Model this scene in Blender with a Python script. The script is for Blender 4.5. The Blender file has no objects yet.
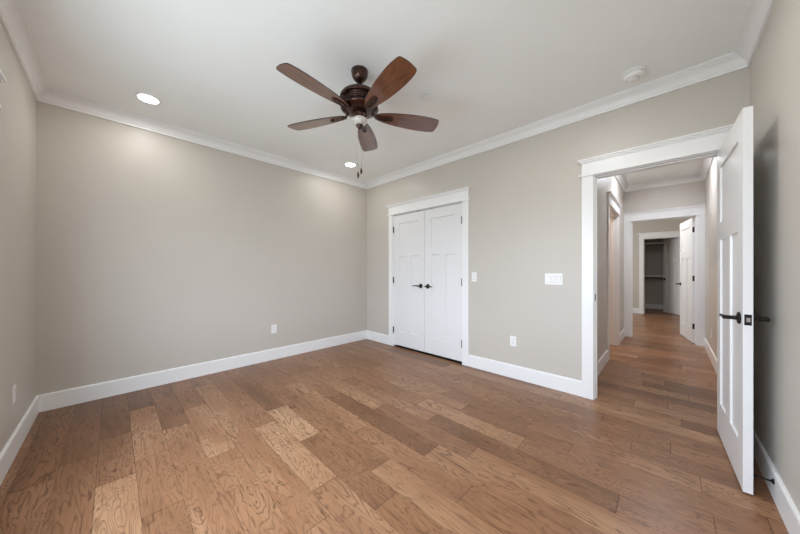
import bpy, bmesh, math, random
from mathutils import Vector, Matrix
random.seed(7)
PI = math.pi
R = math.radians
SC = bpy.context.scene

# ------------------------------------------------------------------ camera, world, exposure
CAM = (-3.0888, -3.8077, 1.19)
cd = bpy.data.cameras.new('camera')
cd.sensor_width = 36.0
cd.lens = 278.01 / 800 * 36
cd.shift_y = 3.57 / 800
cd.clip_start = 0.03
cam = bpy.data.objects.new('camera', cd)
SC.collection.objects.link(cam)
cam.location = CAM
cam.rotation_euler = (R(90), 0, R(44.119 - 90))
SC.camera = cam

SC.view_settings.view_transform = 'Standard'
SC.view_settings.look = 'None'
SC.view_settings.gamma = 1
SC.view_settings.exposure = 0.20
SC.view_settings.use_curve_mapping = False
SC.cycles.max_bounces = 14
SC.cycles.diffuse_bounces = 9
SC.cycles.glossy_bounces = 6
SC.cycles.use_denoising = True
SC.cycles.sample_clamp_indirect = 6

world = bpy.data.worlds.new('sky')
SC.world = world
world.use_nodes = True
nt = world.node_tree
nt.nodes.clear()
wo = nt.nodes.new('ShaderNodeOutputWorld')
wb = nt.nodes.new('ShaderNodeBackground')
tc = nt.nodes.new('ShaderNodeTexCoord')
sx = nt.nodes.new('ShaderNodeSeparateXYZ')
cr = nt.nodes.new('ShaderNodeValToRGB')
mr = nt.nodes.new('ShaderNodeMapRange')
mr.inputs[1].default_value = -1
mr.inputs[2].default_value = 1
cr.color_ramp.elements[0].position = 0.47
cr.color_ramp.elements[0].color = (0.36, 0.41, 0.44, 1)      # pale paved ground outside
cr.color_ramp.elements[1].position = 0.53
cr.color_ramp.elements[1].color = (0.80, 0.92, 1.08, 1)      # bright overcast sky
nt.links.new(tc.outputs['Generated'], sx.inputs[0])
nt.links.new(sx.outputs[2], mr.inputs[0])
nt.links.new(mr.outputs[0], cr.inputs[0])
nt.links.new(cr.outputs[0], wb.inputs[0])
wb.inputs[1].default_value = 12.0
nt.links.new(wb.outputs[0], wo.inputs[0])


def area_light(name, loc, rot, sx_, sy_, watts, color=(1, 1, 1), portal=False, shape='RECTANGLE', spread=None):
    l = bpy.data.lights.new(name, 'AREA')
    l.shape = shape
    l.size = sx_
    if shape == 'RECTANGLE':
        l.size_y = sy_
    l.energy = watts
    l.color = color
    if spread:
        l.spread = spread
    if portal:
        l.cycles.is_portal = True
    o = bpy.data.objects.new(name, l)
    SC.collection.objects.link(o)
    o.location = loc
    o.rotation_euler = rot
    return o


# dimensions of the place (metres); room corner between the plain wall and the closet wall is the origin
W, L, H, T = 3.538, 4.209, 2.715, 0.115
WIN = (-3.50, -1.36, 0.55, 2.055)            # window in the left wall: y0, y1, z0, z1
area_light('window_portal', (-W - 0.10, (WIN[0] + WIN[1]) / 2, (WIN[2] + WIN[3]) / 2), (0, -R(90), 0),
           WIN[3] - WIN[2], WIN[1] - WIN[0], 1, portal=True)


WATT, WH, WS, WF, WW = 3.5, 16, 24, 16, 36       # lamp powers: bedroom cans; added unseen lights: hall, side room, far bedroom, window stand-in
PITCHDEG = -12

# ------------------------------------------------------------------ materials
def mat(name, col, rough=0.5, metal=0.0, spec=0.5, coat=0.0):
    m = bpy.data.materials.new(name)
    m.use_nodes = True
    b = m.node_tree.nodes['Principled BSDF']
    b.inputs['Base Color'].default_value = (*col, 1)
    b.inputs['Roughness'].default_value = rough
    b.inputs['Metallic'].default_value = metal
    b.inputs['Specular IOR Level'].default_value = spec
    b.inputs['Coat Weight'].default_value = coat
    return m


def N(m, kind, **kw):
    n = m.node_tree.nodes.new(kind)
    for k, v in kw.items():
        setattr(n, k, v)
    return n


def noisy(m, scale=60, amount=0.03, bump=0.0, bscale=250, bdist=0.001):
    """small mottling of the paint and an orange-peel bump"""
    t = m.node_tree
    b = t.nodes['Principled BSDF']
    c = tuple(b.inputs['Base Color'].default_value)[:3]
    tx = N(m, 'ShaderNodeTexCoord')
    n = N(m, 'ShaderNodeTexNoise')
    n.inputs['Scale'].default_value = scale
    n.inputs['Detail'].default_value = 3
    r = N(m, 'ShaderNodeValToRGB')
    r.color_ramp.elements[0].position = 0.3
    r.color_ramp.elements[1].position = 0.7
    r.color_ramp.elements[0].color = (*[x * (1 - amount) for x in c], 1)
    r.color_ramp.elements[1].color = (*[min(1, x * (1 + amount)) for x in c], 1)
    t.links.new(tx.outputs['Object'], n.inputs['Vector'])
    t.links.new(n.outputs[0], r.inputs[0])
    t.links.new(r.outputs[0], b.inputs['Base Color'])
    if bump:
        n2 = N(m, 'ShaderNodeTexNoise')
        n2.inputs['Scale'].default_value = bscale
        n2.inputs['Detail'].default_value = 2
        bp = N(m, 'ShaderNodeBump')
        bp.inputs['Strength'].default_value = bump
        bp.inputs['Distance'].default_value = bdist
        t.links.new(tx.outputs['Object'], n2.inputs['Vector'])
        t.links.new(n2.outputs[0], bp.inputs['Height'])
        t.links.new(bp.outputs[0], b.inputs['Normal'])
    return m


M = {}
M['wall'] = noisy(mat('greige_wall_paint', (0.565, 0.530, 0.478), 0.42, spec=0.45), 1.5, 0.015, 0.25, 120)
M['ceiling'] = noisy(mat('white_ceiling_paint', (0.90, 0.925, 0.915), 0.8, spec=0.2), 2.0, 0.01, 0.2, 140)
M['trim'] = mat('white_semigloss_trim', (0.86, 0.865, 0.865), 0.30, spec=0.5)
M['door'] = mat('white_door_enamel', (0.79, 0.795, 0.80), 0.33, spec=0.5)
M['plate'] = mat('white_switch_plastic', (0.86, 0.86, 0.85), 0.35)
M['slot'] = mat('dark_slot', (0.02, 0.02, 0.02), 0.7, spec=0.1)
M['seam'] = mat('grey_plastic_seam', (0.30, 0.30, 0.29), 0.6)
M['black'] = mat('black_bronze_hardware', (0.018, 0.015, 0.013), 0.32, metal=0.6)
M['nickel'] = mat('brushed_nickel', (0.45, 0.43, 0.40), 0.35, metal=1.0)
M['hinge'] = mat('grey_bronze_hinge', (0.035, 0.032, 0.030), 0.6, metal=0.0, spec=0.2)
M['bronze'] = mat('oil_rubbed_bronze', (0.060, 0.026, 0.018), 0.24, metal=0.75, coat=0.3)
M['bronze_dark'] = mat('dark_bronze_vent', (0.012, 0.009, 0.008), 0.5, metal=0.3)
M['frost'] = noisy(mat('mottled_white_glass', (0.55, 0.53, 0.49), 0.25, coat=0.4), 70, 0.35)
M['wood_rod'] = mat('dark_closet_rod', (0.02, 0.015, 0.012), 0.4, metal=0.3)
M['gap'] = mat('dark_floor_groove', (0.07, 0.040, 0.024), 0.8)
M['outer'] = mat('exterior_board', (0.5, 0.5, 0.5), 0.8)


def emis(name, col, s):
    m = bpy.data.materials.new(name)
    m.use_nodes = True
    b = m.node_tree.nodes['Principled BSDF']
    b.inputs['Base Color'].default_value = (0.9, 0.9, 0.9, 1)
    b.inputs['Emission Color'].default_value = (*col, 1)
    b.inputs['Emission Strength'].default_value = s
    return m


M['lamp'] = emis('lit_lamp_lens', (1.0, 0.97, 0.92), 14)


def glass():
    m = bpy.data.materials.new('window_glass')
    m.use_nodes = True
    t = m.node_tree
    t.nodes.clear()
    o = N(m, 'ShaderNodeOutputMaterial')
    a = N(m, 'ShaderNodeBsdfTransparent')
    g = N(m, 'ShaderNodeBsdfGlossy')
    g.inputs['Roughness'].default_value = 0.02
    mx = N(m, 'ShaderNodeMixShader')
    mx.inputs[0].default_value = 0.06
    t.links.new(a.outputs[0], mx.inputs[1])
    t.links.new(g.outputs[0], mx.inputs[2])
    t.links.new(mx.outputs[0], o.inputs[0])
    return m


M['glass'] = glass()


def math_node(m, op, a=None, b=None):
    n = N(m, 'ShaderNodeMath', operation=op)
    for i, v in enumerate((a, b)):
        if v is None:
            continue
        if isinstance(v, (int, float)):
            n.inputs[i].default_value = v
        else:
            m.node_tree.links.new(v, n.inputs[i])
    return n.outputs[0]


def hickory():
    m = mat('hickory_planks', (0.3, 0.15, 0.08), 0.36, spec=0.35)
    t = m.node_tree
    lk = t.links.new
    b = t.nodes['Principled BSDF']
    tx = N(m, 'ShaderNodeTexCoord')
    at = N(m, 'ShaderNodeAttribute', attribute_name='plank')
    sp = N(m, 'ShaderNodeSeparateColor')
    lk(at.outputs['Color'], sp.inputs[0])
    tone, r1, r2 = sp.outputs[0], sp.outputs[1], sp.outputs[2]
    so = N(m, 'ShaderNodeSeparateXYZ')
    lk(tx.outputs['Object'], so.inputs[0])
    # stretched plank coordinates, moved to another place of the tree for each plank
    cx = math_node(m, 'ADD', math_node(m, 'MULTIPLY', so.outputs[0], 1.0), math_node(m, 'MULTIPLY', r1, 37.0))
    cy = math_node(m, 'ADD', math_node(m, 'MULTIPLY', so.outputs[1], math_node(m, 'ADD', 0.13, math_node(m, 'MULTIPLY', r1, 0.22))), math_node(m, 'MULTIPLY', r2, 53.0))
    cb = N(m, 'ShaderNodeCombineXYZ')
    lk(cx, cb.inputs[0])
    lk(cy, cb.inputs[1])
    lk(math_node(m, 'MULTIPLY', r1, 11.0), cb.inputs[2])
    n1 = N(m, 'ShaderNodeTexNoise')
    n1.inputs['Scale'].default_value = 9.5
    n1.inputs['Detail'].default_value = 3.5
    n1.inputs['Roughness'].default_value = 0.45
    n1.inputs['Distortion'].default_value = 0.5
    lk(cb.outputs[0], n1.inputs['Vector'])
    # growth rings: contour lines of that field
    ring = math_node(m, 'FRACT', math_node(m, 'MULTIPLY', n1.outputs[0], math_node(m, 'ADD', math_node(m, 'MULTIPLY', r2, 10.0), 10.0)))
    rr = N(m, 'ShaderNodeValToRGB')
    e = rr.color_ramp.elements
    e[0].position, e[0].color = 0.0, (0.15, 0.15, 0.15, 1)
    e[1].position, e[1].color = 1.0, (0.0, 0.0, 0.0, 1)
    for p_, v in ((0.06, 0.8), (0.2, 1.0), (0.66, 0.95), (0.86, 0.62)):
        x = e.new(p_)
        x.color = (v, v, v, 1)
    lk(ring, rr.inputs[0])
    # fine pores running along the plank
    cb2 = N(m, 'ShaderNodeCombineXYZ')
    lk(math_node(m, 'MULTIPLY', so.outputs[0], 1.0), cb2.inputs[0])
    lk(math_node(m, 'ADD', math_node(m, 'MULTIPLY', so.outputs[1], 0.06), math_node(m, 'MULTIPLY', r1, 9.0)), cb2.inputs[1])
    n2 = N(m, 'ShaderNodeTexNoise')
    n2.inputs['Scale'].default_value = 95
    n2.inputs['Detail'].default_value = 3
    lk(cb2.outputs[0], n2.inputs['Vector'])
    # broad figure and mineral streaks
    n3 = N(m, 'ShaderNodeTexNoise')
    n3.inputs['Scale'].default_value = 5
    n3.inputs['Detail'].default_value = 4
    lk(cb.outputs[0], n3.inputs['Vector'])
    base = N(m, 'ShaderNodeValToRGB')
    e = base.color_ramp.elements
    e[0].position, e[0].color = 0.0, (0.135, 0.060, 0.026, 1)
    e[1].position, e[1].color = 1.0, (0.470, 0.285, 0.160, 1)
    x = e.new(0.5)
    x.color = (0.280, 0.138, 0.069, 1)
    tn = math_node(m, 'ADD', math_node(m, 'SUBTRACT', math_node(m, 'MULTIPLY', tone, 1.25), 0.10), math_node(m, 'MULTIPLY', math_node(m, 'SUBTRACT', n3.outputs[0], 0.5), 1.0))
    lk(tn, base.inputs[0])
    dark = N(m, 'ShaderNodeMix', data_type='RGBA', blend_type='MULTIPLY')
    lk(base.outputs[0], dark.inputs[6])
    dark.inputs[7].default_value = (0.28, 0.22, 0.18, 1)
    amt = math_node(m, 'MULTIPLY', math_node(m, 'SUBTRACT', 1.0, rr.outputs[0]), 0.95)
    patch = N(m, 'ShaderNodeMapRange')
    patch.inputs[1].default_value = 0.35
    patch.inputs[2].default_value = 0.62
    patch.inputs[3].default_value = 0.35
    patch.inputs[4].default_value = 1.0
    lk(n3.outputs[0], patch.inputs[0])
    lk(math_node(m, 'MULTIPLY', amt, patch.outputs[0]), dark.inputs[0])
    por = N(m, 'ShaderNodeMix', data_type='RGBA', blend_type='MULTIPLY')
    lk(dark.outputs[2], por.inputs[6])
    por.inputs[7].default_value = (0.50, 0.44, 0.40, 1)
    pr = N(m, 'ShaderNodeMapRange')
    pr.inputs[1].default_value = 0.52
    pr.inputs[2].default_value = 0.75
    pr.inputs[3].default_value = 0.0
    pr.inputs[4].default_value = 0.9
    lk(n2.outputs[0], pr.inputs[0])
    lk(pr.outputs[0], por.inputs[0])
    lk(por.outputs[2], b.inputs['Base Color'])
    bp = N(m, 'ShaderNodeBump')
    bp.inputs['Strength'].default_value = 0.18
    bp.inputs['Distance'].default_value = 0.002
    lk(n3.outputs[0], bp.inputs['Height'])
    lk(bp.outputs[0], b.inputs['Normal'])
    rg = N(m, 'ShaderNodeMapRange')
    rg.inputs[3].default_value = 0.28
    rg.inputs[4].default_value = 0.40
    lk(n1.outputs[0], rg.inputs[0])
    lk(rg.outputs[0], b.inputs['Roughness'])
    return m


M['floor'] = hickory()


def walnut():
    m = mat('walnut_blade', (0.2, 0.07, 0.03), 0.30, spec=0.7, coat=0.8)
    t = m.node_tree
    lk = t.links.new
    b = t.nodes['Principled BSDF']
    tx = N(m, 'ShaderNodeTexCoord')
    mp = N(m, 'ShaderNodeMapping')
    mp.inputs['Scale'].default_value = (1.1, 15, 1)
    n = N(m, 'ShaderNodeTexNoise')
    n.inputs['Scale'].default_value = 3.2
    n.inputs['Detail'].default_value = 5
    n.inputs['Distortion'].default_value = 0.8
    r = N(m, 'ShaderNodeValToRGB')
    e = r.color_ramp.elements
    e[0].position, e[0].color = 0.28, (0.020, 0.009, 0.006, 1)
    e[1].position, e[1].color = 0.70, (0.250, 0.086, 0.030, 1)
    for p_, c in ((0.40, (0.095, 0.031, 0.014)), (0.50, (0.185, 0.064, 0.024)), (0.55, (0.065, 0.022, 0.012)), (0.60, (0.15, 0.052, 0.021))):
        x = e.new(p_)
        x.color = (*c, 1)
    oi = N(m, 'ShaderNodeObjectInfo')
    lk(tx.outputs['Object'], mp.inputs['Vector'])
    lk(math_node(m, 'MULTIPLY', oi.outputs['Random'], 20.0), mp.inputs['Location'])
    lk(mp.outputs[0], n.inputs['Vector'])
    lk(n.outputs[0], r.inputs[0])
    lk(r.outputs[0], b.inputs['Base Color'])
    return m


M['walnut'] = walnut()
M['blade_edge'] = mat('dark_blade_edge', (0.018, 0.010, 0.008), 0.4)


# ------------------------------------------------------------------ mesh helpers
class MB:
    def __init__(self):
        self.v, self.f, self.mi, self.sm = [], [], [], []

    def add(self, vs, fs, mi=0, smooth=False):
        n = len(self.v)
        self.v += [tuple(v) for v in vs]
        for f in fs:
            self.f.append([n + i for i in f])
            self.mi.append(mi)
            self.sm.append(smooth)
        return self

    def box(self, a, b, mi=0, M4=None):
        x0, x1 = sorted((a[0], b[0]))
        y0, y1 = sorted((a[1], b[1]))
        z0, z1 = sorted((a[2], b[2]))
        vs = [(x, y, z) for z in (z0, z1) for x, y in ((x0, y0), (x1, y0), (x1, y1), (x0, y1))]
        if M4 is not None:
            vs = [M4 @ Vector(v) for v in vs]
        return self.add(vs, [(0, 3, 2, 1), (4, 5, 6, 7), (0, 1, 5, 4), (1, 2, 6, 5), (2, 3, 7, 6), (3, 0, 4, 7)], mi)

    def lathe(self, prof, c=(0, 0, 0), n=40, axis='z', mi=0, smooth=True, M4=None):
        vs = []
        for r_, z in prof:
            for k in range(n):
                a = 2 * PI * k / n
                p = (r_ * math.cos(a), r_ * math.sin(a), z)
                if axis == 'x':
                    p = (z, p[0], p[1])
                if axis == 'y':
                    p = (p[1], z, p[0])
                p = Vector((p[0] + c[0], p[1] + c[1], p[2] + c[2]))
                vs.append(M4 @ p if M4 is not None else p)
        fs = []
        for i in range(len(prof) - 1):
            for k in range(n):
                fs.append((i * n + k, i * n + (k + 1) % n, (i + 1) * n + (k + 1) % n, (i + 1) * n + k))
        self.add(vs, fs, mi, smooth)
        m = len(self.v) - len(vs)
        if prof[0][0] > 1e-5:
            self.f.append([m + k for k in range(n)][::-1]); self.mi.append(mi); self.sm.append(False)
        if prof[-1][0] > 1e-5:
            q = m + (len(prof) - 1) * n
            self.f.append([q + k for k in range(n)]); self.mi.append(mi); self.sm.append(False)
        return self

    def tube(self, pts, rad, n=12, mi=0, flat=1.0, smooth=True):
        """swept tube; rad number or list; flat squashes it vertically"""
        pts = [Vector(p) for p in pts]
        if not isinstance(rad, (list, tuple)):
            rad = [rad] * len(pts)
        vs = []
        for i, p in enumerate(pts):
            d = (pts[min(i + 1, len(pts) - 1)] - pts[max(i - 1, 0)]).normalized()
            up = Vector((0, 0, 1)) if abs(d.z) < 0.95 else Vector((1, 0, 0))
            s = d.cross(up).normalized()
            u = s.cross(d).normalized()
            for k in range(n):
                a = 2 * PI * k / n
                vs.append(p + s * rad[i] * math.cos(a) + u * rad[i] * flat * math.sin(a))
        fs = []
        for i in range(len(pts) - 1):
            for k in range(n):
                fs.append((i * n + k, i * n + (k + 1) % n, (i + 1) * n + (k + 1) % n, (i + 1) * n + k))
        fs.append(tuple(range(n))[::-1])
        fs.append(tuple((len(pts) - 1) * n + k for k in range(n)))
        return self.add(vs, fs, mi, smooth)

    def moulding(self, prof, p0, p1, nrm, m0=0, m1=0):
        """profile points (d, z) swept from p0 to p1; nrm points into the room; m=1 inside mitre, -1 outside mitre, 0 square"""
        p0, p1, nrm = Vector((*p0, 0)), Vector((*p1, 0)), Vector((*nrm, 0))
        t = (p1 - p0).normalized()
        vs = [p0 + t * d * m0 + nrm * d + Vector((0, 0, z)) for d, z in prof]
        vs += [p1 - t * d * m1 + nrm * d + Vector((0, 0, z)) for d, z in prof]
        n = len(prof)
        fs = [(i, (i + 1) % n, n + (i + 1) % n, n + i) for i in range(n)]
        fs += [tuple(range(n)), tuple(range(n, 2 * n))[::-1]]
        return self.add(vs, fs)

    def build(self, name, mats, parent=None, loc=None, rz=None, bevel=0.0, auto=True):
        me = bpy.data.meshes.new(name)
        me.from_pydata([tuple(v) for v in self.v], [], self.f)
        for i, p in enumerate(me.polygons):
            p.material_index = self.mi[i]
            p.use_smooth = self.sm[i]
        for mm in (mats if isinstance(mats, (list, tuple)) else [mats]):
            me.materials.append(mm)
        bm = bmesh.new()
        bm.from_mesh(me)
        bmesh.ops.recalc_face_normals(bm, faces=bm.faces)
        bm.to_mesh(me)
        bm.free()
        me.update()
        o = bpy.data.objects.new(name, me)
        SC.collection.objects.link(o)
        if parent:
            o.parent = parent
        if loc:
            o.location = loc
        if rz is not None:
            o.rotation_euler = (0, 0, rz)
        if bevel:
            b = o.modifiers.new('bevel', 'BEVEL')
            b.width = bevel
            b.segments = 2
            b.limit_method = 'ANGLE'
            b.angle_limit = R(50)
        return o


def struct(o):
    o['kind'] = 'structure'
    return o


def tag(o, label, cat, group=None):
    o['label'] = label
    o['category'] = cat
    if group:
        o['group'] = group
    return o


def empty(name, loc, rz=0):
    o = bpy.data.objects.new(name, None)
    o.empty_display_size = 0.1
    SC.collection.objects.link(o)
    o.location = loc
    o.rotation_euler = (0, 0, rz)
    return o


# ------------------------------------------------------------------ floor: hickory planks running along y
def floor():
    P = 0.1618
    X0 = -0.245
    known = {19: [-1.279], 18: [-1.146], 17: [-0.94, -1.55], 16: [-0.53, -1.415, -1.995], 15: [-1.10, -2.9],
             14: [-0.83, -1.715, -3.0], 13: [-0.35, -2.62], 12: [-1.556, -2.426], 11: [-0.42, -1.37, -1.962, -2.756], 10: [-1.12, -2.536],
             9: [-0.95, -2.142, -3.025], 8: [-0.62, -1.50, -2.676], 7: [-0.75, -1.99, -2.88], 6: [-1.25, -2.428, -3.617],
             5: [-0.9, -2.19, -3.073, -3.96], 4: [-1.65, -2.528, -3.332], 3: [-1.2, -2.25, -3.026], 2: [-0.8, -2.55, -3.62],
             1: [-1.5, -2.72, -3.813], 0: [-0.9, -2.1, -3.02, -3.421], -4: [-3.796], -6: [-3.937], -7: [-3.605]}
    tones = {19: [.28, .40], 18: [.25, .30], 17: [.20, .32, .62], 16: [.18, .56, .48, .40], 15: [.30, .50, .5],
             14: [.36, .60, .52, .5], 13: [.42, .55, .50], 12: [.42, .62, .50], 11: [.4, .30, .66, .36, .44], 10: [.36, .40, .62],
             9: [.44, .56, .46, .5], 8: [.44, .50, .22, .46], 7: [.5, .54, .42, .58], 6: [.52, .46, .27, .4],
             5: [.52, .50, .62, .42, .5], 4: [.48, .54, .40, .44], 3: [.46, .5, .38, .46], 2: [.5, .46, .42, .42],
             1: [.52, .48, .42, .46], 0: [.46, .52, .44, .38, .4]}
    mb = MB()
    cols = []
    ya, yb = -5.6, 0.06
    k_hi = int(math.ceil((X0 + W + 0.1) / P))
    k_lo = -int(math.ceil((8.95 - X0) / P))
    g = 0.0008
    for k in range(k_lo, k_hi + 1):
        x1 = X0 - P * k
        x0 = x1 - P
        js = sorted(known.get(k, []), reverse=True)
        if not js:
            y = -random.uniform(0.2, 1.2)
            while y > ya + 0.6:
                js.append(y)
                y -= random.uniform(0.55, 1.35)
        else:
            y = js[-1] - random.uniform(0.8, 1.3)
            while y > ya + 0.4:
                js.append(y)
                y -= random.uniform(0.6, 1.3)
        ys = [yb] + js + [ya]
        tl = tones.get(k, [])
        for i in range(len(ys) - 1):
            a, b = ys[i] - 0.0014, ys[i + 1] + 0.0014
            t = tl[i] if i < len(tl) else random.choice((.30, .42, .46, .5, .54, .6))
            c = (t, random.random(), random.random())
            mb.add([(x0 + g, b, 0), (x1 - g, b, 0), (x1 - g, a, 0), (x0 + g, a, 0),
                    (x0 + g, b, -.003), (x1 - g, b, -.003), (x1 - g, a, -.003), (x0 + g, a, -.003)],
                   [(0, 1, 2, 3), (0, 4, 5, 1), (1, 5, 6, 2), (2, 6, 7, 3), (3, 7, 4, 0)])
            cols += [c] * 5
    mb.box((-W - 0.12, ya, -0.05), (8.95, yb, -0.0015), mi=1)
    cols += [(0.3, .5, .5)] * 6
    me = bpy.data.meshes.new('floor')
    me.from_pydata(mb.v, [], mb.f)
    ca = me.attributes.new('plank', 'FLOAT_COLOR', 'FACE')
    for i, c in enumerate(cols):
        ca.data[i].color = (*c, 1)
    for i, p in enumerate(me.polygons):
        p.material_index = mb.mi[i]
    me.materials.append(M['floor'])
    me.materials.append(M['gap'])
    o = bpy.data.objects.new('floor', me)
    SC.collection.objects.link(o)
    return struct(o)


floor()

# ------------------------------------------------------------------ walls and ceiling
HALL_Y = -3.213          # left wall face of the hall
HEND = 3.38             # face of the wall at the hall's end
FAR = 7.08              # far bedroom wall with the walk-in closet
BACKC = 8.64            # back wall of that closet
DT = 2.062              # head of the door openings
D1 = (-1.915, -0.675)   # closet opening in the far wall
D2 = (-4.125, -3.312)   # bedroom door opening
HO = (1.55, 2.46)       # side door opening in the hall's left wall
E2 = (-4.11, -3.317)    # opening at the hall's end
F2 = (-4.10, -3.300)    # far closet opening


def wall(name, boxes, m='wall'):
    mb = MB()
    for a, b in boxes:
        mb.box(a, b)
    return struct(mb.build(name, M[m]))


def pierced_x(x0, x1, y0, y1, holes, top=H):
    """boxes of a wall standing between x0 and x1, holes = (ya, yb, za, zb) sorted by y"""
    out = []
    y = y0
    for ya, yb, za, zb in sorted(holes):
        out.append(((x0, y, 0), (x1, ya, top)))
        if za > 0:
            out.append(((x0, ya, 0), (x1, yb, za)))
        out.append(((x0, ya, zb), (x1, yb, top)))
        y = yb
    out.append(((x0, y, 0), (x1, y1, top)))
    return out


wall('wall_back', [((-W - T, 0, 0), (T, T, H))])
wall('wall_left', pierced_x(-W - T, -W, -L - T, 0, [(WIN[0], WIN[1], WIN[2], WIN[3])]))
wall('wall_far', pierced_x(0, T, -L, 0, [(D2[0] - .018, D2[1] + .018, 0, DT + .018), (D1[0] - .018, D1[1] + .018, 0, DT + .018)]))
wall('wall_right', [((-W - T, -L - T, 0), (HEND + T, -L, H))])
wall('wall_hall_left', [((T, HALL_Y, 0), (HO[0] - .018, HALL_Y + T, H)), ((HO[0] - .018, HALL_Y, DT + .018), (HO[1] + .018, HALL_Y + T, H)),
                        ((HO[1] + .018, HALL_Y, 0), (HEND, HALL_Y + T, H))])
wall('wall_hall_end', pierced_x(HEND, HEND + T, -L, -1.0, [(E2[0] - .018, E2[1] + .018, 0, DT + .018)]))
# closet behind the double doors
wall('wall_closet', [((T, -0.45, 0), (0.80, -0.40, H)), ((T, -2.20, 0), (0.80, -2.15, H)), ((0.75, -2.20, 0), (0.80, -0.40, H))])
# side room off the hall
wall('wall_side_room', [((0.95, HALL_Y + T, 0), (1.0, -1.3, H)), ((0.95, -1.3, 0), (HEND, -1.25, H))])
# far bedroom and its walk-in closet
wall('wall_far_bedroom', pierced_x(FAR, FAR + T, -5.45, -1.0, [(F2[0] - .018, F2[1] + .018, 0, DT + .018)]))
wall('wall_far_bedroom_left', [((HEND, -1.05, 0), (FAR + T, -1.0, H))])
wall('wall_far_bedroom_right', [((HEND + T, -5.5, 0), (FAR + T, -5.45, H)), ((HEND, -5.45, 0), (HEND + T, -L - T, H))])
wall('wall_walk_in_closet', [((BACKC, -5.2, 0), (BACKC + .05, -2.3, H)), ((FAR + T, -2.35, 0), (BACKC, -2.3, H)), ((FAR + T, -5.2, 0), (BACKC, -5.15, H))])
wall('ceiling', [((-W - T, -L - T, H), (T * .5, T, H + .08)), ((T * .5, -5.6, H), (8.95, T, H + .08))], 'ceiling')

# crown moulding
CROWN = [(0, H - .104), (.015, H - .104), (.015, H - .091), (.010, H - .090), (.010, H - .083), (.017, H - .080), (.021, H - .066), (.030, H - .050), (.042, H - .037), (.054, H - .029),
         (.060, H - .027), (.060, H - .021), (.066, H - .020), (.066, H - .014), (.077, H - .013), (.077, H), (0, H)]
n = [0]


def trim(mb, m='trim', bevel=0.0):
    n[0] += 1
    return struct(mb.build('trim_%d' % n[0], M[m], bevel=bevel))


for p0, p1, nr in (((-W, 0), (0, 0), (0, -1)), ((0, 0), (0, -L), (-1, 0)), ((0, -L), (-W, -L), (0, 1)), ((-W, -L), (-W, 0), (1, 0)),
                   ((T, HALL_Y), (HEND, HALL_Y), (0, -1)), ((HEND, HALL_Y), (HEND, -L), (-1, 0)), ((HEND, -L), (T, -L), (0, 1)), ((T, -L), (T, HALL_Y), (1, 0)),
                   ((FAR, -1.05), (FAR, -5.45), (-1, 0))):
    trim(MB().moulding(CROWN, p0, p1, nr, 1, 1))

# baseboards
BASE = [(0, 0), (.014, 0), (.014, .136), (.011, .143), (.008, .145), (0, .145)]
CW = .090       # casing width


def base(name, runs):
    mb = MB()
    for p0, p1, nr, m0, m1 in runs:
        mb.moulding(BASE, p0, p1, nr, m0, m1)
    return struct(mb.build(name, M['trim']))


base('baseboard_back', [((-W, 0), (0, 0), (0, -1), 1, 1)])
base('baseboard_left', [((-W, -L), (-W, 0), (1, 0), 1, 1)])
base('baseboard_far', [((0, 0), (0, D1[1] + CW + .008), (-1, 0), 1, 0), ((0, D1[0] - CW - .008), (0, D2[1] + CW + .008), (-1, 0), 0, 0)])
base('baseboard_right', [((0, -L), (-W, -L), (0, 1), 0, 1)])
base('baseboard_hall_left', [((T, HALL_Y), (HO[0] - CW - .008, HALL_Y), (0, -1), 1, 0), ((HO[1] + CW + .008, HALL_Y), (HEND, HALL_Y), (0, -1), 0, 0)])
base('baseboard_hall_right', [((HEND - .018, -L), (T, -L), (0, 1), 0, 0)])
base('baseboard_far_bedroom', [((FAR, -1.05), (FAR, F2[1] + CW + .008), (-1, 0), 1, 0), ((FAR, F2[0] - CW), (FAR, -5.45), (-1, 0), 0, 1)])
base('baseboard_walk_in_closet', [((BACKC, -2.35), (BACKC, -5.15), (-1, 0), 1, 1), ((FAR + T, -2.35), (BACKC, -2.35), (0, -1), 0, 1)])


# door frames: local frame u runs along the wall, d points out of the wall face
def frame(origin, ang, w, depth, back=True, end_l=None, end_r=None, stops=True, bottom=0.0, head=DT, cl=CW, cr=CW):
    """craftsman casing with a capped header. local x = along the wall 0..w, local y = out of the front wall face"""
    mb = MB()
    M4 = Matrix.Translation(Vector((*origin, 0))) @ Matrix.Rotation(ang, 4, 'Z')
    B = lambda a, b: mb.box(a, b, 0, M4)
    ov = .030

    def side(s, y0, l, r):
        f = lambda d: y0 + s * d
        B((-.008 - l, f(0), bottom), (-.008, f(.019), head + .006))
        B((w + .008, f(0), bottom), (w + .008 + r, f(.019), head + .006))
        xl, xr = -.008 - l, w + .008 + r
        ol = ov if l >= CW else 0
        orr = ov if r >= CW else 0
        ol = 0 if end_l == 'wall' else ol
        orr = 0 if end_r == 'wall' else orr
        B((xl - ol * .6, f(0), head + .006), (xr + orr * .6, f(.030), head + .023))           # bead under the frieze
        B((xl, f(0), head + .023), (xr, f(.021), head + .128))                                 # frieze
        z = head + .128
        for dz, d in ((.010, .028), (.012, .038), (.012, .048)):                               # stepped cap
            e = (d - .018)
            B((xl - (e if ol else 0), f(0), z), (xr + (e if orr else 0), f(d), z + dz))
            z += dz
    side(1, 0, cl, cr)
    if back:
        side(-1, -depth, cl, cr)
    # jambs and stops
    B((-.018, -depth, bottom), (0, 0, head + .018))
    B((w, -depth, bottom), (w + .018, 0, head + .018))
    B((0, -depth, head), (w, 0, head + .018))
    if stops:
        y0, y1 = -.038 - .035, -.038
        B((0, y0, bottom), (.011, y1, head))
        B((w - .011, y0, bottom), (w, y1, head))
        B((.011, y0, head - .011), (w - .011, y1, head))
    return trim(mb, bevel=.0012)


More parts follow.
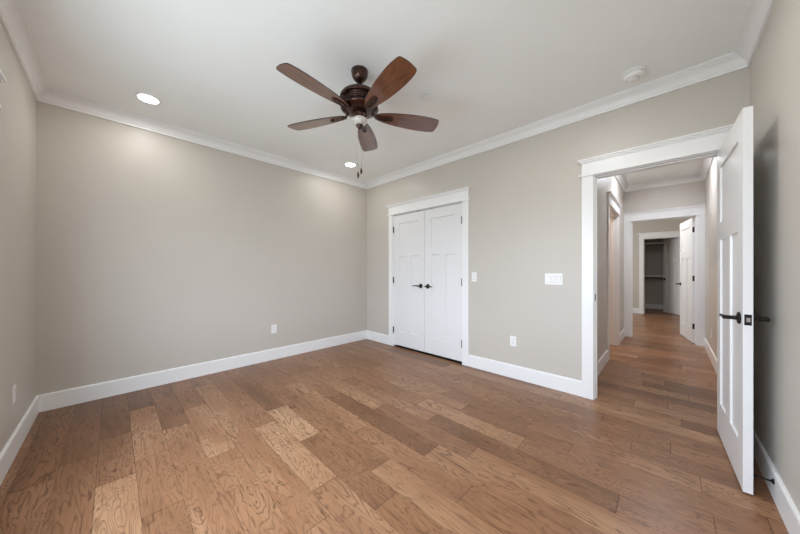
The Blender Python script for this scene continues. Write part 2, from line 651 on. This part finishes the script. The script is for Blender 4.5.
# local x axis direction ang; front normal = local +y
frame((0, D1[0]), R(90), D1[1] - D1[0], T, back=False)
frame((0, D2[0]), R(90), D2[1] - D2[0], T, end_l='wall', cl=.076)
frame((HO[1], HALL_Y), R(180), HO[1] - HO[0], T)
frame((HEND, E2[0]), R(90), E2[1] - E2[0], T, end_l='wall', end_r='wall', cl=.091, cr=.096, stops=True)
frame((FAR, F2[0]), R(90), F2[1] - F2[0], T)

# dark strip on the floor standing in for the shade under the closet doors
struct(MB().box((.004, D1[0] + .001, 0), (.075, D1[1] - .001, .004)).build('door_gap_shade_strip', M['slot']))

# window in the left wall (only the end of its capped header shows)
wm = MB()
M4 = Matrix.Translation(Vector((-W, WIN[1], 0))) @ Matrix.Rotation(R(-90), 4, 'Z')
ww = WIN[1] - WIN[0]
WHD = -.09
B_ = lambda a, b: wm.box(a, b, 0, M4)
B_((-.09, 0, WIN[2] - .02), (0, .019, WIN[3] + .006)); B_((ww, 0, WIN[2] - .02), (ww + .075, .019, WIN[3] + .006))
B_((WHD - .055, 0, WIN[3] + .006), (ww + .095, .030, WIN[3] + .023))
B_((WHD, 0, WIN[3] + .023), (ww + .075, .021, WIN[3] + .128))
z = WIN[3] + .128
for dz, d in ((.010, .028), (.012, .038), (.012, .048)):
    B_((WHD - d + .018, 0, z), (ww + .075 + d - .018, d, z + dz))
    z += dz
B_((-.03, -.02, WIN[2] - .025), (ww + .075, .022, WIN[2])); B_((-.075, 0, WIN[2] - .11), (ww + .075, .018, WIN[2] - .025))
for a, b in (((0, -T, WIN[2]), (.02, 0, WIN[3])), ((ww - .02, -T, WIN[2]), (ww, 0, WIN[3])), ((0, -T, WIN[3] - .02), (ww, 0, WIN[3])), ((0, -T, WIN[2]), (ww, 0, WIN[2] + .02))):
    B_(a, b)
win = struct(wm.build('window_1', M['trim']))
sm_ = MB()
for x0, x1 in ((.02, ww / 2 - .0), (ww / 2, ww - .02)):
    for a, b in (((x0, -.09, WIN[2] + .02), (x0 + .045, -.055, WIN[3] - .02)), ((x1 - .045, -.09, WIN[2] + .02), (x1, -.055, WIN[3] - .02)),
                 ((x0, -.09, WIN[2] + .02), (x1, -.055, WIN[2] + .065)), ((x0, -.09, WIN[3] - .065), (x1, -.055, WIN[3] - .02))):
        sm_.box(a, b, 0, M4)
sm_.build('sash', M['trim'], win)
gm = MB()
gm.box((.06, -.074, WIN[2] + .06), (ww - .06, -.070, WIN[3] - .06), 0, M4)
gm.build('glass_pane', M['glass'], win)


# ------------------------------------------------------------------ doors
def lever(parent, x, z, y0, s, d, m='black'):
    """rosette and lever on the face at y0; s = side the face looks to, d = way the lever points along x"""
    mb = MB()
    pr = [(0, 0), (.030, 0), (.033, .003), (.033, .006), (.028, .010), (.013, .013), (.011, .020), (.011, .054), (.012, .060), (.010, .064), (0, .064)]
    mb.lathe([(r_, s * h_) for r_, h_ in pr], (x, y0, z), 24, 'y')
    pts, rad = [], []
    for i in range(9):
        t = i / 8
        pts.append((x + d * (t * .115), y0 + s * (.055 + .007 * math.sin(t * PI)), z + .004 * math.sin(t * PI * 1.6) + .004 * t * t))
        rad.append(.0095 - .0035 * t)
    mb.tube(pts, rad, 12, flat=1.0)
    return mb.build('door_handle', M[m], parent)


def door(idx, name_loc, rz, w, h, z0, swing_back=None, hinges=(), handles=(), hinge_mat='black', catch=False, stile=.115, mid=.115, th=.035,
         parts_hinge_side=1):
    """shaker door; local x from the hinge edge (0) to the free edge (w); local y from -th to 0"""
    mb = MB()
    zt = z0 + h
    rec = .010
    zs = [z0, .245, 1.410, 1.530, 1.922, zt]         # rails
    # flat core behind the panels
    mb.box((.01, -th + rec, z0 + .01), (w - .01, -rec, zt - .01))
    for a, b in ((0, stile), (w - stile, w)):
        mb.box((a, -th, z0), (b, 0, zt))
    for a, b in ((zs[0], zs[1]), (zs[2], zs[3]), (zs[4], zs[5])):
        mb.box((stile, -th, a), (w - stile, 0, b))
    mb.box((w / 2 - mid / 2, -th, zs[1]), (w / 2 + mid / 2, 0, zs[2]))
    # thin sloped sticking that catches the light round each panel
    def sticking(x0, x1, za, zb):
        s_ = .004
        for y, yi in ((0, -rec), (-th, -th + rec)):
            o = [(x0, y, za), (x1, y, za), (x1, y, zb), (x0, y, zb)]
            i_ = [(x0 + s_, yi, za + s_), (x1 - s_, yi, za + s_), (x1 - s_, yi, zb - s_), (x0 + s_, yi, zb - s_)]
            mb.add(o + i_, [(k, (k + 1) % 4, 4 + (k + 1) % 4, 4 + k) for k in range(4)])
    sticking(stile, w - stile, zs[3], zs[4])
    sticking(stile, w / 2 - mid / 2, zs[1], zs[2])
    sticking(w / 2 + mid / 2, w - stile, zs[1], zs[2])
    o = struct(mb.build('door_%d' % idx, M['door'], loc=name_loc, rz=rz))
    for s, z in handles_pos(handles):
        lever(o, w - .062, z, 0 if s > 0 else -th, s, -1)
    for hz, hm in hinges:
        hb = MB()
        yk = .009 if parts_hinge_side > 0 else -th - .009
        hb.lathe([(0, -.050), (.004, -.049), (.0080, -.045), (.0080, .045), (.004, .049), (0, .050)], (-.001, yk, hz), 12, 'z')
        yy = 0 if parts_hinge_side > 0 else -th
        hb.box((-.0015, -th + .004, hz - .044), (.0005, -.001, hz + .044))
        hb.build('hinge', M[hm], o)
    return o


def handles_pos(hs):
    return [(s, z) for s, z in hs]


Z0 = .012
# closet pair: left leaf hinged at y=-.675, right leaf at y=-1.915; faces flush with the wall face
hz3 = (1.832, 1.043, .258)
CLW = (D1[1] - D1[0]) / 2 - .0045
# right leaf (hinge at the right jamb, local x towards +y)
d_r = door(1, (.002, D1[0] + .002, 0), R(90), CLW, 2.049 - .030, .030, hinges=[(z_, 'hinge') for z_ in hz3], handles=[(1, .968)])
# left leaf is the mirror image: build with local x towards -y
d_l = door(2, (.002 + .035, D1[1] - .002, 0), R(-90), CLW, 2.049 - .030, .030, hinges=[(z_, 'hinge') for z_ in hz3], handles=[(-1, .968)], parts_hinge_side=-1)
for o, s in ((d_r, 1), (d_l, -1)):
    cb_ = MB()
    yy = -.012 if s > 0 else -.023
    cb_.box((CLW - .16, yy - .010, 2.049), (CLW - .10, yy + .010, 2.058))
    cb_.build('ball_catch', M['nickel'], o)

# bedroom door, swung open against the right wall; its hall face (local y = -th) looks at the camera
ang = math.atan2(-4.088 + 4.060, -.752 - .02)
WD = math.hypot(-.752 - .02, -4.088 + 4.060)
bd = door(3, (.02 - math.sin(ang) * .035, -4.060 + math.cos(ang) * .035, 0), ang, WD, 2.045, Z0,
          hinges=[(1.85, 'black'), (1.06, 'black'), (.28, 'black')], handles=[(-1, .930), (1, .930)])
lm = MB()
lm.box((WD - .0005, -.0300, .900), (WD + .0012, -.0050, .957))
fp = lm.build('latch_plate', M['black'], bd)
MB().box((WD, -.0240, .918), (WD + .009, -.0110, .940)).build('latch_bolt', M['nickel'], fp)

# door at the hall's end, swung into the far bedroom; door of the walk-in closet, swung inwards
door(4, (HEND + T + .005, -4.074, 0), R(9.5), .78, 2.045, Z0, hinges=[(1.859, 'black'), (1.061, 'black'), (.279, 'black')],
     handles=[(1, .945), (-1, .945)], parts_hinge_side=-1)
door(5, (FAR + T + .010, -4.062, 0), R(30), .765, 2.045, Z0, hinges=[(1.859, 'black'), (1.061, 'black'), (.279, 'black')],
     handles=[(1, .945), (-1, .945)], parts_hinge_side=-1)

# strike plate in the left jamb of the bedroom door
sp = MB().box((.006, D2[1] - .0022, .912), (.034, D2[1] + .001, .974)).build('strike_plate', M['slot'])
tag(sp, 'small black strike plate set in the left jamb of the open bedroom doorway', 'strike plate')

# spring door stop on the right baseboard, behind the bedroom door
ds = empty('door_stop', (-.715, -L + .0145, .100))
tag(ds, 'black rod door stop on the baseboard behind the open bedroom door', 'door stop')
MB().lathe([(0, 0), (.014, 0), (.014, .003), (.009, .007), (.006, .010), (0, .010)], n=20, axis='y').build('flange', M['black'], ds)
MB().tube([(0, .008, 0), (0, .066, 0)], .0042, 12).build('rod', M['black'], ds)
MB().lathe([(0, .062), (.008, .062), (.009, .070), (.006, .075), (0, .075)], n=16, axis='y').build('rubber_tip', M['slot'], ds)


# ------------------------------------------------------------------ switches and outlets
# local x along the wall, local y out of it, z up
def outlet(loc, rz, label, group=None):
    o = empty('wall_outlet', loc, rz)
    tag(o, label, 'outlet', group)
    MB().box((-.035, 0, -.057), (.035, .005, .057)).build('cover_plate', M['plate'], o, bevel=.0025)
    for dz in (.0195, -.0195):
        r = MB()
        pts = [(.0165 * math.copysign(1, math.cos(a)) * min(1, abs(math.cos(a)) * 1.15), .0145 * math.sin(a)) for a in [k * PI / 12 for k in range(24)]]
        r.add([(x, .004, z + dz) for x, z in pts] + [(x, .0065, z + dz) for x, z in pts],
              [(k, (k + 1) % 24, 24 + (k + 1) % 24, 24 + k) for k in range(24)] + [tuple(range(24, 48))])
        rc = r.build('receptacle', M['plate'], o)
        s = MB()
        s.box((-.0075, .006, dz - .001), (-.0058, .0068, dz + .008))
        s.box((.0058, .006, dz + .000), (.0075, .0068, dz + .008))
        s.lathe([(0, .006), (.0024, .006), (.0024, .0068), (0, .0068)], (0, 0, dz - .0065), 12, 'y')
        s.build('slots', M['slot'], rc)
    MB().lathe([(0, .005), (.003, .005), (.0025, .0062), (0, .0064)], n=12, axis='y').build('screw', M['plate'], o)
    return o


def rocker(parent, x):
    f = MB()
    for a, b in (((x - .0175, .004, -.034), (x - .0160, .0068, .034)), ((x + .0160, .004, -.034), (x + .0175, .0068, .034)),
                 ((x - .0175, .004, .0325), (x + .0175, .0068, .034)), ((x - .0175, .004, -.034), (x + .0175, .0068, -.0325))):
        f.box(a, b)
    f.box((x - .0175, .0045, -.034), (x + .0175, .0053, .034), 1)
    f.build('rocker_frame', [M['plate'], M['seam']], parent)
    r = MB()
    r.add([(x - .0142, .004, -.0305), (x + .0142, .004, -.0305), (x + .0142, .004, .0305), (x - .0142, .004, .0305),
           (x - .0142, .0105, -.0305), (x + .0142, .0105, -.0305), (x + .0142, .0062, .0), (x - .0142, .0062, .0), (x - .0142, .0070, .0305), (x + .0142, .0070, .0305)],
          [(4, 5, 6, 7), (7, 6, 9, 8), (0, 1, 5, 4), (3, 8, 9, 2), (0, 4, 7, 8, 3), (1, 2, 9, 6, 5), (0, 3, 2, 1)])
    return r.build('rocker', M['plate'], parent)


outlet((0, -2.563, .407), R(90), 'white duplex outlet low on the wall between the closet doors and the bedroom doorway')
outlet((-1.590, 0, .407), R(180), 'white duplex outlet low on the plain back wall')
outlet((-W, -.760, .390), R(-90), 'white duplex outlet low on the left wall near its corner')
outlet((2.423, -L, .355), R(0), 'white duplex outlet low on the right wall of the hall')

sw = empty('light_switch', (0, -2.084, 1.112), R(90))
tag(sw, 'single white rocker light switch just right of the closet doors', 'light switch')
MB().box((-.035, 0, -.057), (.035, .005, .057)).build('cover_plate', M['plate'], sw, bevel=.0025)
rocker(sw, 0)
sw = empty('light_switch', (0, -2.970, 1.104), R(90))
tag(sw, 'wide white plate of three rocker switches left of the bedroom doorway', 'light switch')
MB().box((-.081, 0, -.057), (.081, .005, .057)).build('cover_plate', M['plate'], sw, bevel=.0025)
for x in (-.046, 0, .046):
    rocker(sw, x)

# ------------------------------------------------------------------ ceiling fittings
def downlight(loc, label=None, group=None, watts=9, lamp=True):
    o = empty('recessed_light', loc)
    tag(o, label, 'ceiling light', group)
    r = MB()
    r.lathe([(.094, 0), (.094, -.003), (.088, -.006), (.074, -.006), (.069, -.003), (.067, .0)], n=48)
    r.build('trim_ring', M['plate'], o)
    MB().lathe([(.0, -.0028), (.068, -.0028), (.068, -.0008), (0, -.0008)], n=48).build('lens', M['lamp'], o)
    a = area_light('lamp_light', (loc[0], loc[1], loc[2] - .012), (0, 0, 0), .13, .13, watts, (1, .98, .95), shape='DISK')
    a.parent = o
    a.location = (0, 0, -.012)
    return o


downlight((-2.872, -.485, H), 'lit round recessed ceiling light near the left end of the back wall', watts=WATT)
downlight((-.712, -.505, H), 'lit round recessed ceiling light near the back corner, just left of the fan pull chains', watts=WATT)
# unseen lamps added to light the camera's side and the rooms beyond
for nm, loc, w_, c in (('fill_camera_side_left', (-2.872, -3.70, H - .012), WATT * 2.5, (1, .98, .95)),
                       ('fill_camera_side_right', (-1.15, -3.30, H - .012), WATT * 2.4, (1, .98, .95)),
                       ('fill_hall', (2.2, -3.715, H - .012), WH, (.88, .91, 1)),
                       ('lamp_side_room', (2.2, -2.2, H - .012), WS, (1, .74, .55)),
                       ('fill_far_bedroom', (4.0, -3.45, H - .012), WF, (1, .97, .95)),):
    area_light(nm, loc, (0, 0, 0), .34 if nm == 'fill_hall' else .13, .13, w_, c, shape='DISK')
# unseen area light added as window stand-in on the far bedroom's left side
area_light('fill_far_bedroom_side', (5.3, -1.07, 1.45), (R(-90), 0, 0), 1.6, 1.3, WW, (.95, .98, 1))

# smoke detector
sd = empty('smoke_detector', (-.300, -3.610, H), R(30))
tag(sd, 'white round smoke detector on the ceiling near the bedroom doorway', 'smoke detector')
MB().lathe([(0, 0), (.074, 0), (.074, -.010), (.070, -.014), (0, -.014)], n=48).build('mounting_base', M['plate'], sd)
body = MB().lathe([(0, -.014), (.062, -.014), (.066, -.018), (.066, -.034), (.062, -.042), (.052, -.047), (0, -.048)], n=48).build('body', M['plate'], sd)
sl = MB()
for k in range(28):
    a = 2 * PI * k / 28
    sl.box((.0640, -.0026, -.031), (.0668, .0026, -.022), 0, Matrix.Rotation(a, 4, 'Z'))
sl.build('vent_slots', mat('grey_vent_slot', (.62, .62, .60), .6), body)
MB().lathe([(0, -.0465), (.012, -.047), (.012, -.050), (0, -.051)], (.020, .012, 0), 20).build('test_button', M['plate'], body)
hl = MB()
for x, y in ((-.030, -.010), (-.020, -.022), (-.006, -.030), (-.038, .006)):
    hl.lathe([(0, -.0462), (.0032, -.0462), (.0032, -.0484), (0, -.0484)], (x, y, 0), 10)
hl.build('sounder_holes', mat('grey_hole', (.18, .18, .18), .6), body)

# flat round cover plate in the ceiling beside the fan
cp = MB().lathe([(0, 0), (.038, 0), (.038, -.008), (.047, -.008), (.0475, -.010), (.045, -.0115), (0, -.0115)], n=40).build('sprinkler_cover', M['plate'], loc=(-1.176, -2.277, H))
tag(cp, 'small flat round white cover plate on the ceiling right of the fan', 'sprinkler cover')

# ------------------------------------------------------------------ ceiling fan
FX, FY = -1.777, -2.106
fan = empty('ceiling_fan', (FX, FY, H))
tag(fan, 'dark bronze ceiling fan with five walnut blades and two pull chains', 'ceiling fan')
z = lambda v: v - H
MB().lathe([(0, 0), (.064, 0), (.066, -.006), (.061, -.013), (.0625, -.020), (.061, -.036), (.052, -.056), (.038, -.074), (.026, -.082), (.018, -.086), (0, -.086)],
           n=40).build('canopy', M['bronze'], fan)
MB().lathe([(0, -.082), (.0110, -.082), (.0110, -.160), (0, -.160)], n=20).build('downrod', M['bronze'], fan)
MB().lathe([(0, -.126), (.018, -.126), (.024, -.136), (.031, -.150), (.034, -.160), (0, -.160)], n=28).build('yoke_cover', M['bronze'], fan)
# motor: domed upper shell over a slotted drum with a stack of rings
MB().lathe([(0, -.153), (.036, -.154), (.080, -.160), (.118, -.174), (.140, -.192), (.148, -.204), (.146, -.210), (.150, -.214), (.148, -.220), (.134, -.224), (0, -.224)],
           n=56).build('motor_dome', M['bronze'], fan)
drum = MB().lathe([(0, -.222), (.118, -.222), (.122, -.232), (.122, -.266), (.112, -.282), (0, -.282)], n=56).build('motor_drum', M['bronze_dark'], fan)
for k in range(5):
    a = R(-173.4 + 36 + 72 * k)
    Mx = Matrix.Rotation(a, 4, 'Z')
    for zc in (-.234, -.250, -.266):
        lv = MB().tube([Mx @ Vector((.106, -.056, zc)), Mx @ Vector((.127, -.040, zc)), Mx @ Vector((.136, -.018, zc)), Mx @ Vector((.138, .0, zc)), Mx @ Vector((.136, .018, zc)),
                        Mx @ Vector((.127, .040, zc)), Mx @ Vector((.106, .056, zc))], .0072, 8)
        lv.build('louvre', M['bronze'], drum)
MB().lathe([(0, -.278), (.112, -.278), (.140, -.284), (.144, -.292), (.130, -.302), (.098, -.312), (.066, -.320), (0, -.322)], n=56).build('motor_base', M['bronze'], fan)
MB().lathe([(0, -.318), (.050, -.318), (.056, -.328), (.056, -.350), (.050, -.362), (.050, -.368), (0, -.368)], n=40).build('switch_housing', M['bronze'], fan)
MB().lathe([(.0, -.364), (.052, -.366), (.058, -.373), (.057, -.386), (.048, -.400), (.030, -.411), (0, -.413)], n=40).build('glass_cap', M['frost'], fan)
MB().lathe([(0, -.410), (.021, -.410), (.027, -.415), (.027, -.423), (.018, -.431), (.013, -.440), (.006, -.446), (0, -.447)], n=28).build('finial', M['bronze'], fan)

# one blade with its iron, then four copies
BZ, R0, R1, PITCH = -.328, .125, .648, R(PITCHDEG)


def blade_outline():
    # half widths along the blade, rounded slanted tip
    up = []
    prof = [(R0, .020), (.15, .034), (.19, .047), (.24, .058), (.30, .067), (.37, .0745), (.44, .079), (.51, .0805), (.57, .078), (.61, .073), (.632, .068), (.6405, .062)]
    for x, h_ in prof:
        up.append((x, h_))
    tip = [(.6455, .052), (.650, .025), (.652, .0), (.650, -.025), (.6455, -.052)]
    return up + tip + [(x, -h_) for x, h_ in reversed(prof)]


ol = [(x * .985, y) for x, y in blade_outline()]
bm_ = MB()
nn = len(ol)
th = .0065
top = [(x, y, th / 2) for x, y in ol]
bot = [(x, y, -th / 2) for x, y in ol]
bm_.add(top + bot, [tuple(range(nn)), tuple(range(nn, 2 * nn))[::-1]], 0)
bm_.add(top + bot, [(i, (i + 1) % nn, nn + (i + 1) % nn, nn + i) for i in range(nn)], 1)
blade = bm_.build('blade', [M['walnut'], M['blade_edge']], fan)
ir = MB()
# bracket: a short arm from the motor base and a narrow flat loop screwed under the blade
ir.tube([(.090, 0, .022), (.110, 0, .010), (.126, 0, -.006), (.140, 0, -.009)], [.015, .014, .013, .012], 12, flat=.5)
loop = [(.118, 0), (.128, .014), (.150, .020), (.200, .0205), (.240, .017), (.256, .009), (.260, 0)]
lp = [(x, y) for x, y in loop] + [(x, -y) for x, y in reversed(loop[1:-1])]
ir.tube([(x, y, -.0075) for x, y in lp] + [(lp[0][0], lp[0][1], -.0075)], .0052, 8)
ir.box((.125, -.016, -.0075), (.252, .016, -.0035))
iron = ir.build('blade_iron', M['bronze'], blade)
screws = []
for x in (.150, .195, .238):
    screws.append(MB().lathe([(0, -.0115), (.0045, -.0105), (.005, -.0075), (0, -.0070)], (x, 0, 0), 10).build('screw', M['bronze'], blade))
blades = [blade]
for k in range(1, 5):
    c = blade.copy(); SC.collection.objects.link(c); c.parent = fan
    for ch in [iron] + screws:
        d = ch.copy(); SC.collection.objects.link(d); d.parent = c
    blades.append(c)
for k, c in enumerate(blades):
    c.location = (0, 0, BZ)
    c.rotation_mode = 'XYZ'
    m_ = Matrix.Rotation(R(-173.4 + 72 * k), 4, 'Z') @ Matrix.Rotation(PITCH, 4, 'X')
    c.rotation_euler = m_.to_euler()

# pull chains
for dx, dy, zb in ((-.012, .004, -.772), (.012, -.004, -.738)):
    ch = MB()
    ch.tube([(dx, dy, -.42), (dx, dy, zb)], .0011, 6)
    zz = -.44
    while zz > zb:
        ch.lathe([(0, .0016), (.0016, 0), (0, -.0016)], (dx, dy, zz), 6)
        zz -= .012
    chain = ch.build('pull_chain', M['nickel'], fan)
    MB().lathe([(0, 0), (.003, 0), (.004, -.006), (.0075, -.016), (.0085, -.028), (.0065, -.040), (.003, -.046), (0, -.047)], (dx, dy, zb), 16).build('pull_knob', M['bronze'], chain)

# ------------------------------------------------------------------ walk-in closet shelves and rods
for zs_, lab, labr in ((2.045, 'white upper closet shelf across the back of the walk-in closet', 'dark upper hanging rod in the walk-in closet'),
                       (1.045, 'white lower closet shelf across the back of the walk-in closet', 'dark lower hanging rod in the walk-in closet')):
    s = empty('closet_shelf', (BACKC, -3.75, zs_ - .03))
    tag(s, lab, 'closet shelf')
    MB().box((-.32, -1.395, -.012), (0, 1.395, .030)).build('board', M['trim'], s)
    MB().box((-.019, -1.395, -.060), (0, 1.395, -.012)).build('cleat', M['trim'], s)
    rod = MB().tube([(BACKC - .24, -5.148, zs_ - .075), (BACKC - .24, -2.352, zs_ - .075)], .015, 16).build('closet_rod', M['wood_rod'])
    tag(rod, labr, 'closet rod')
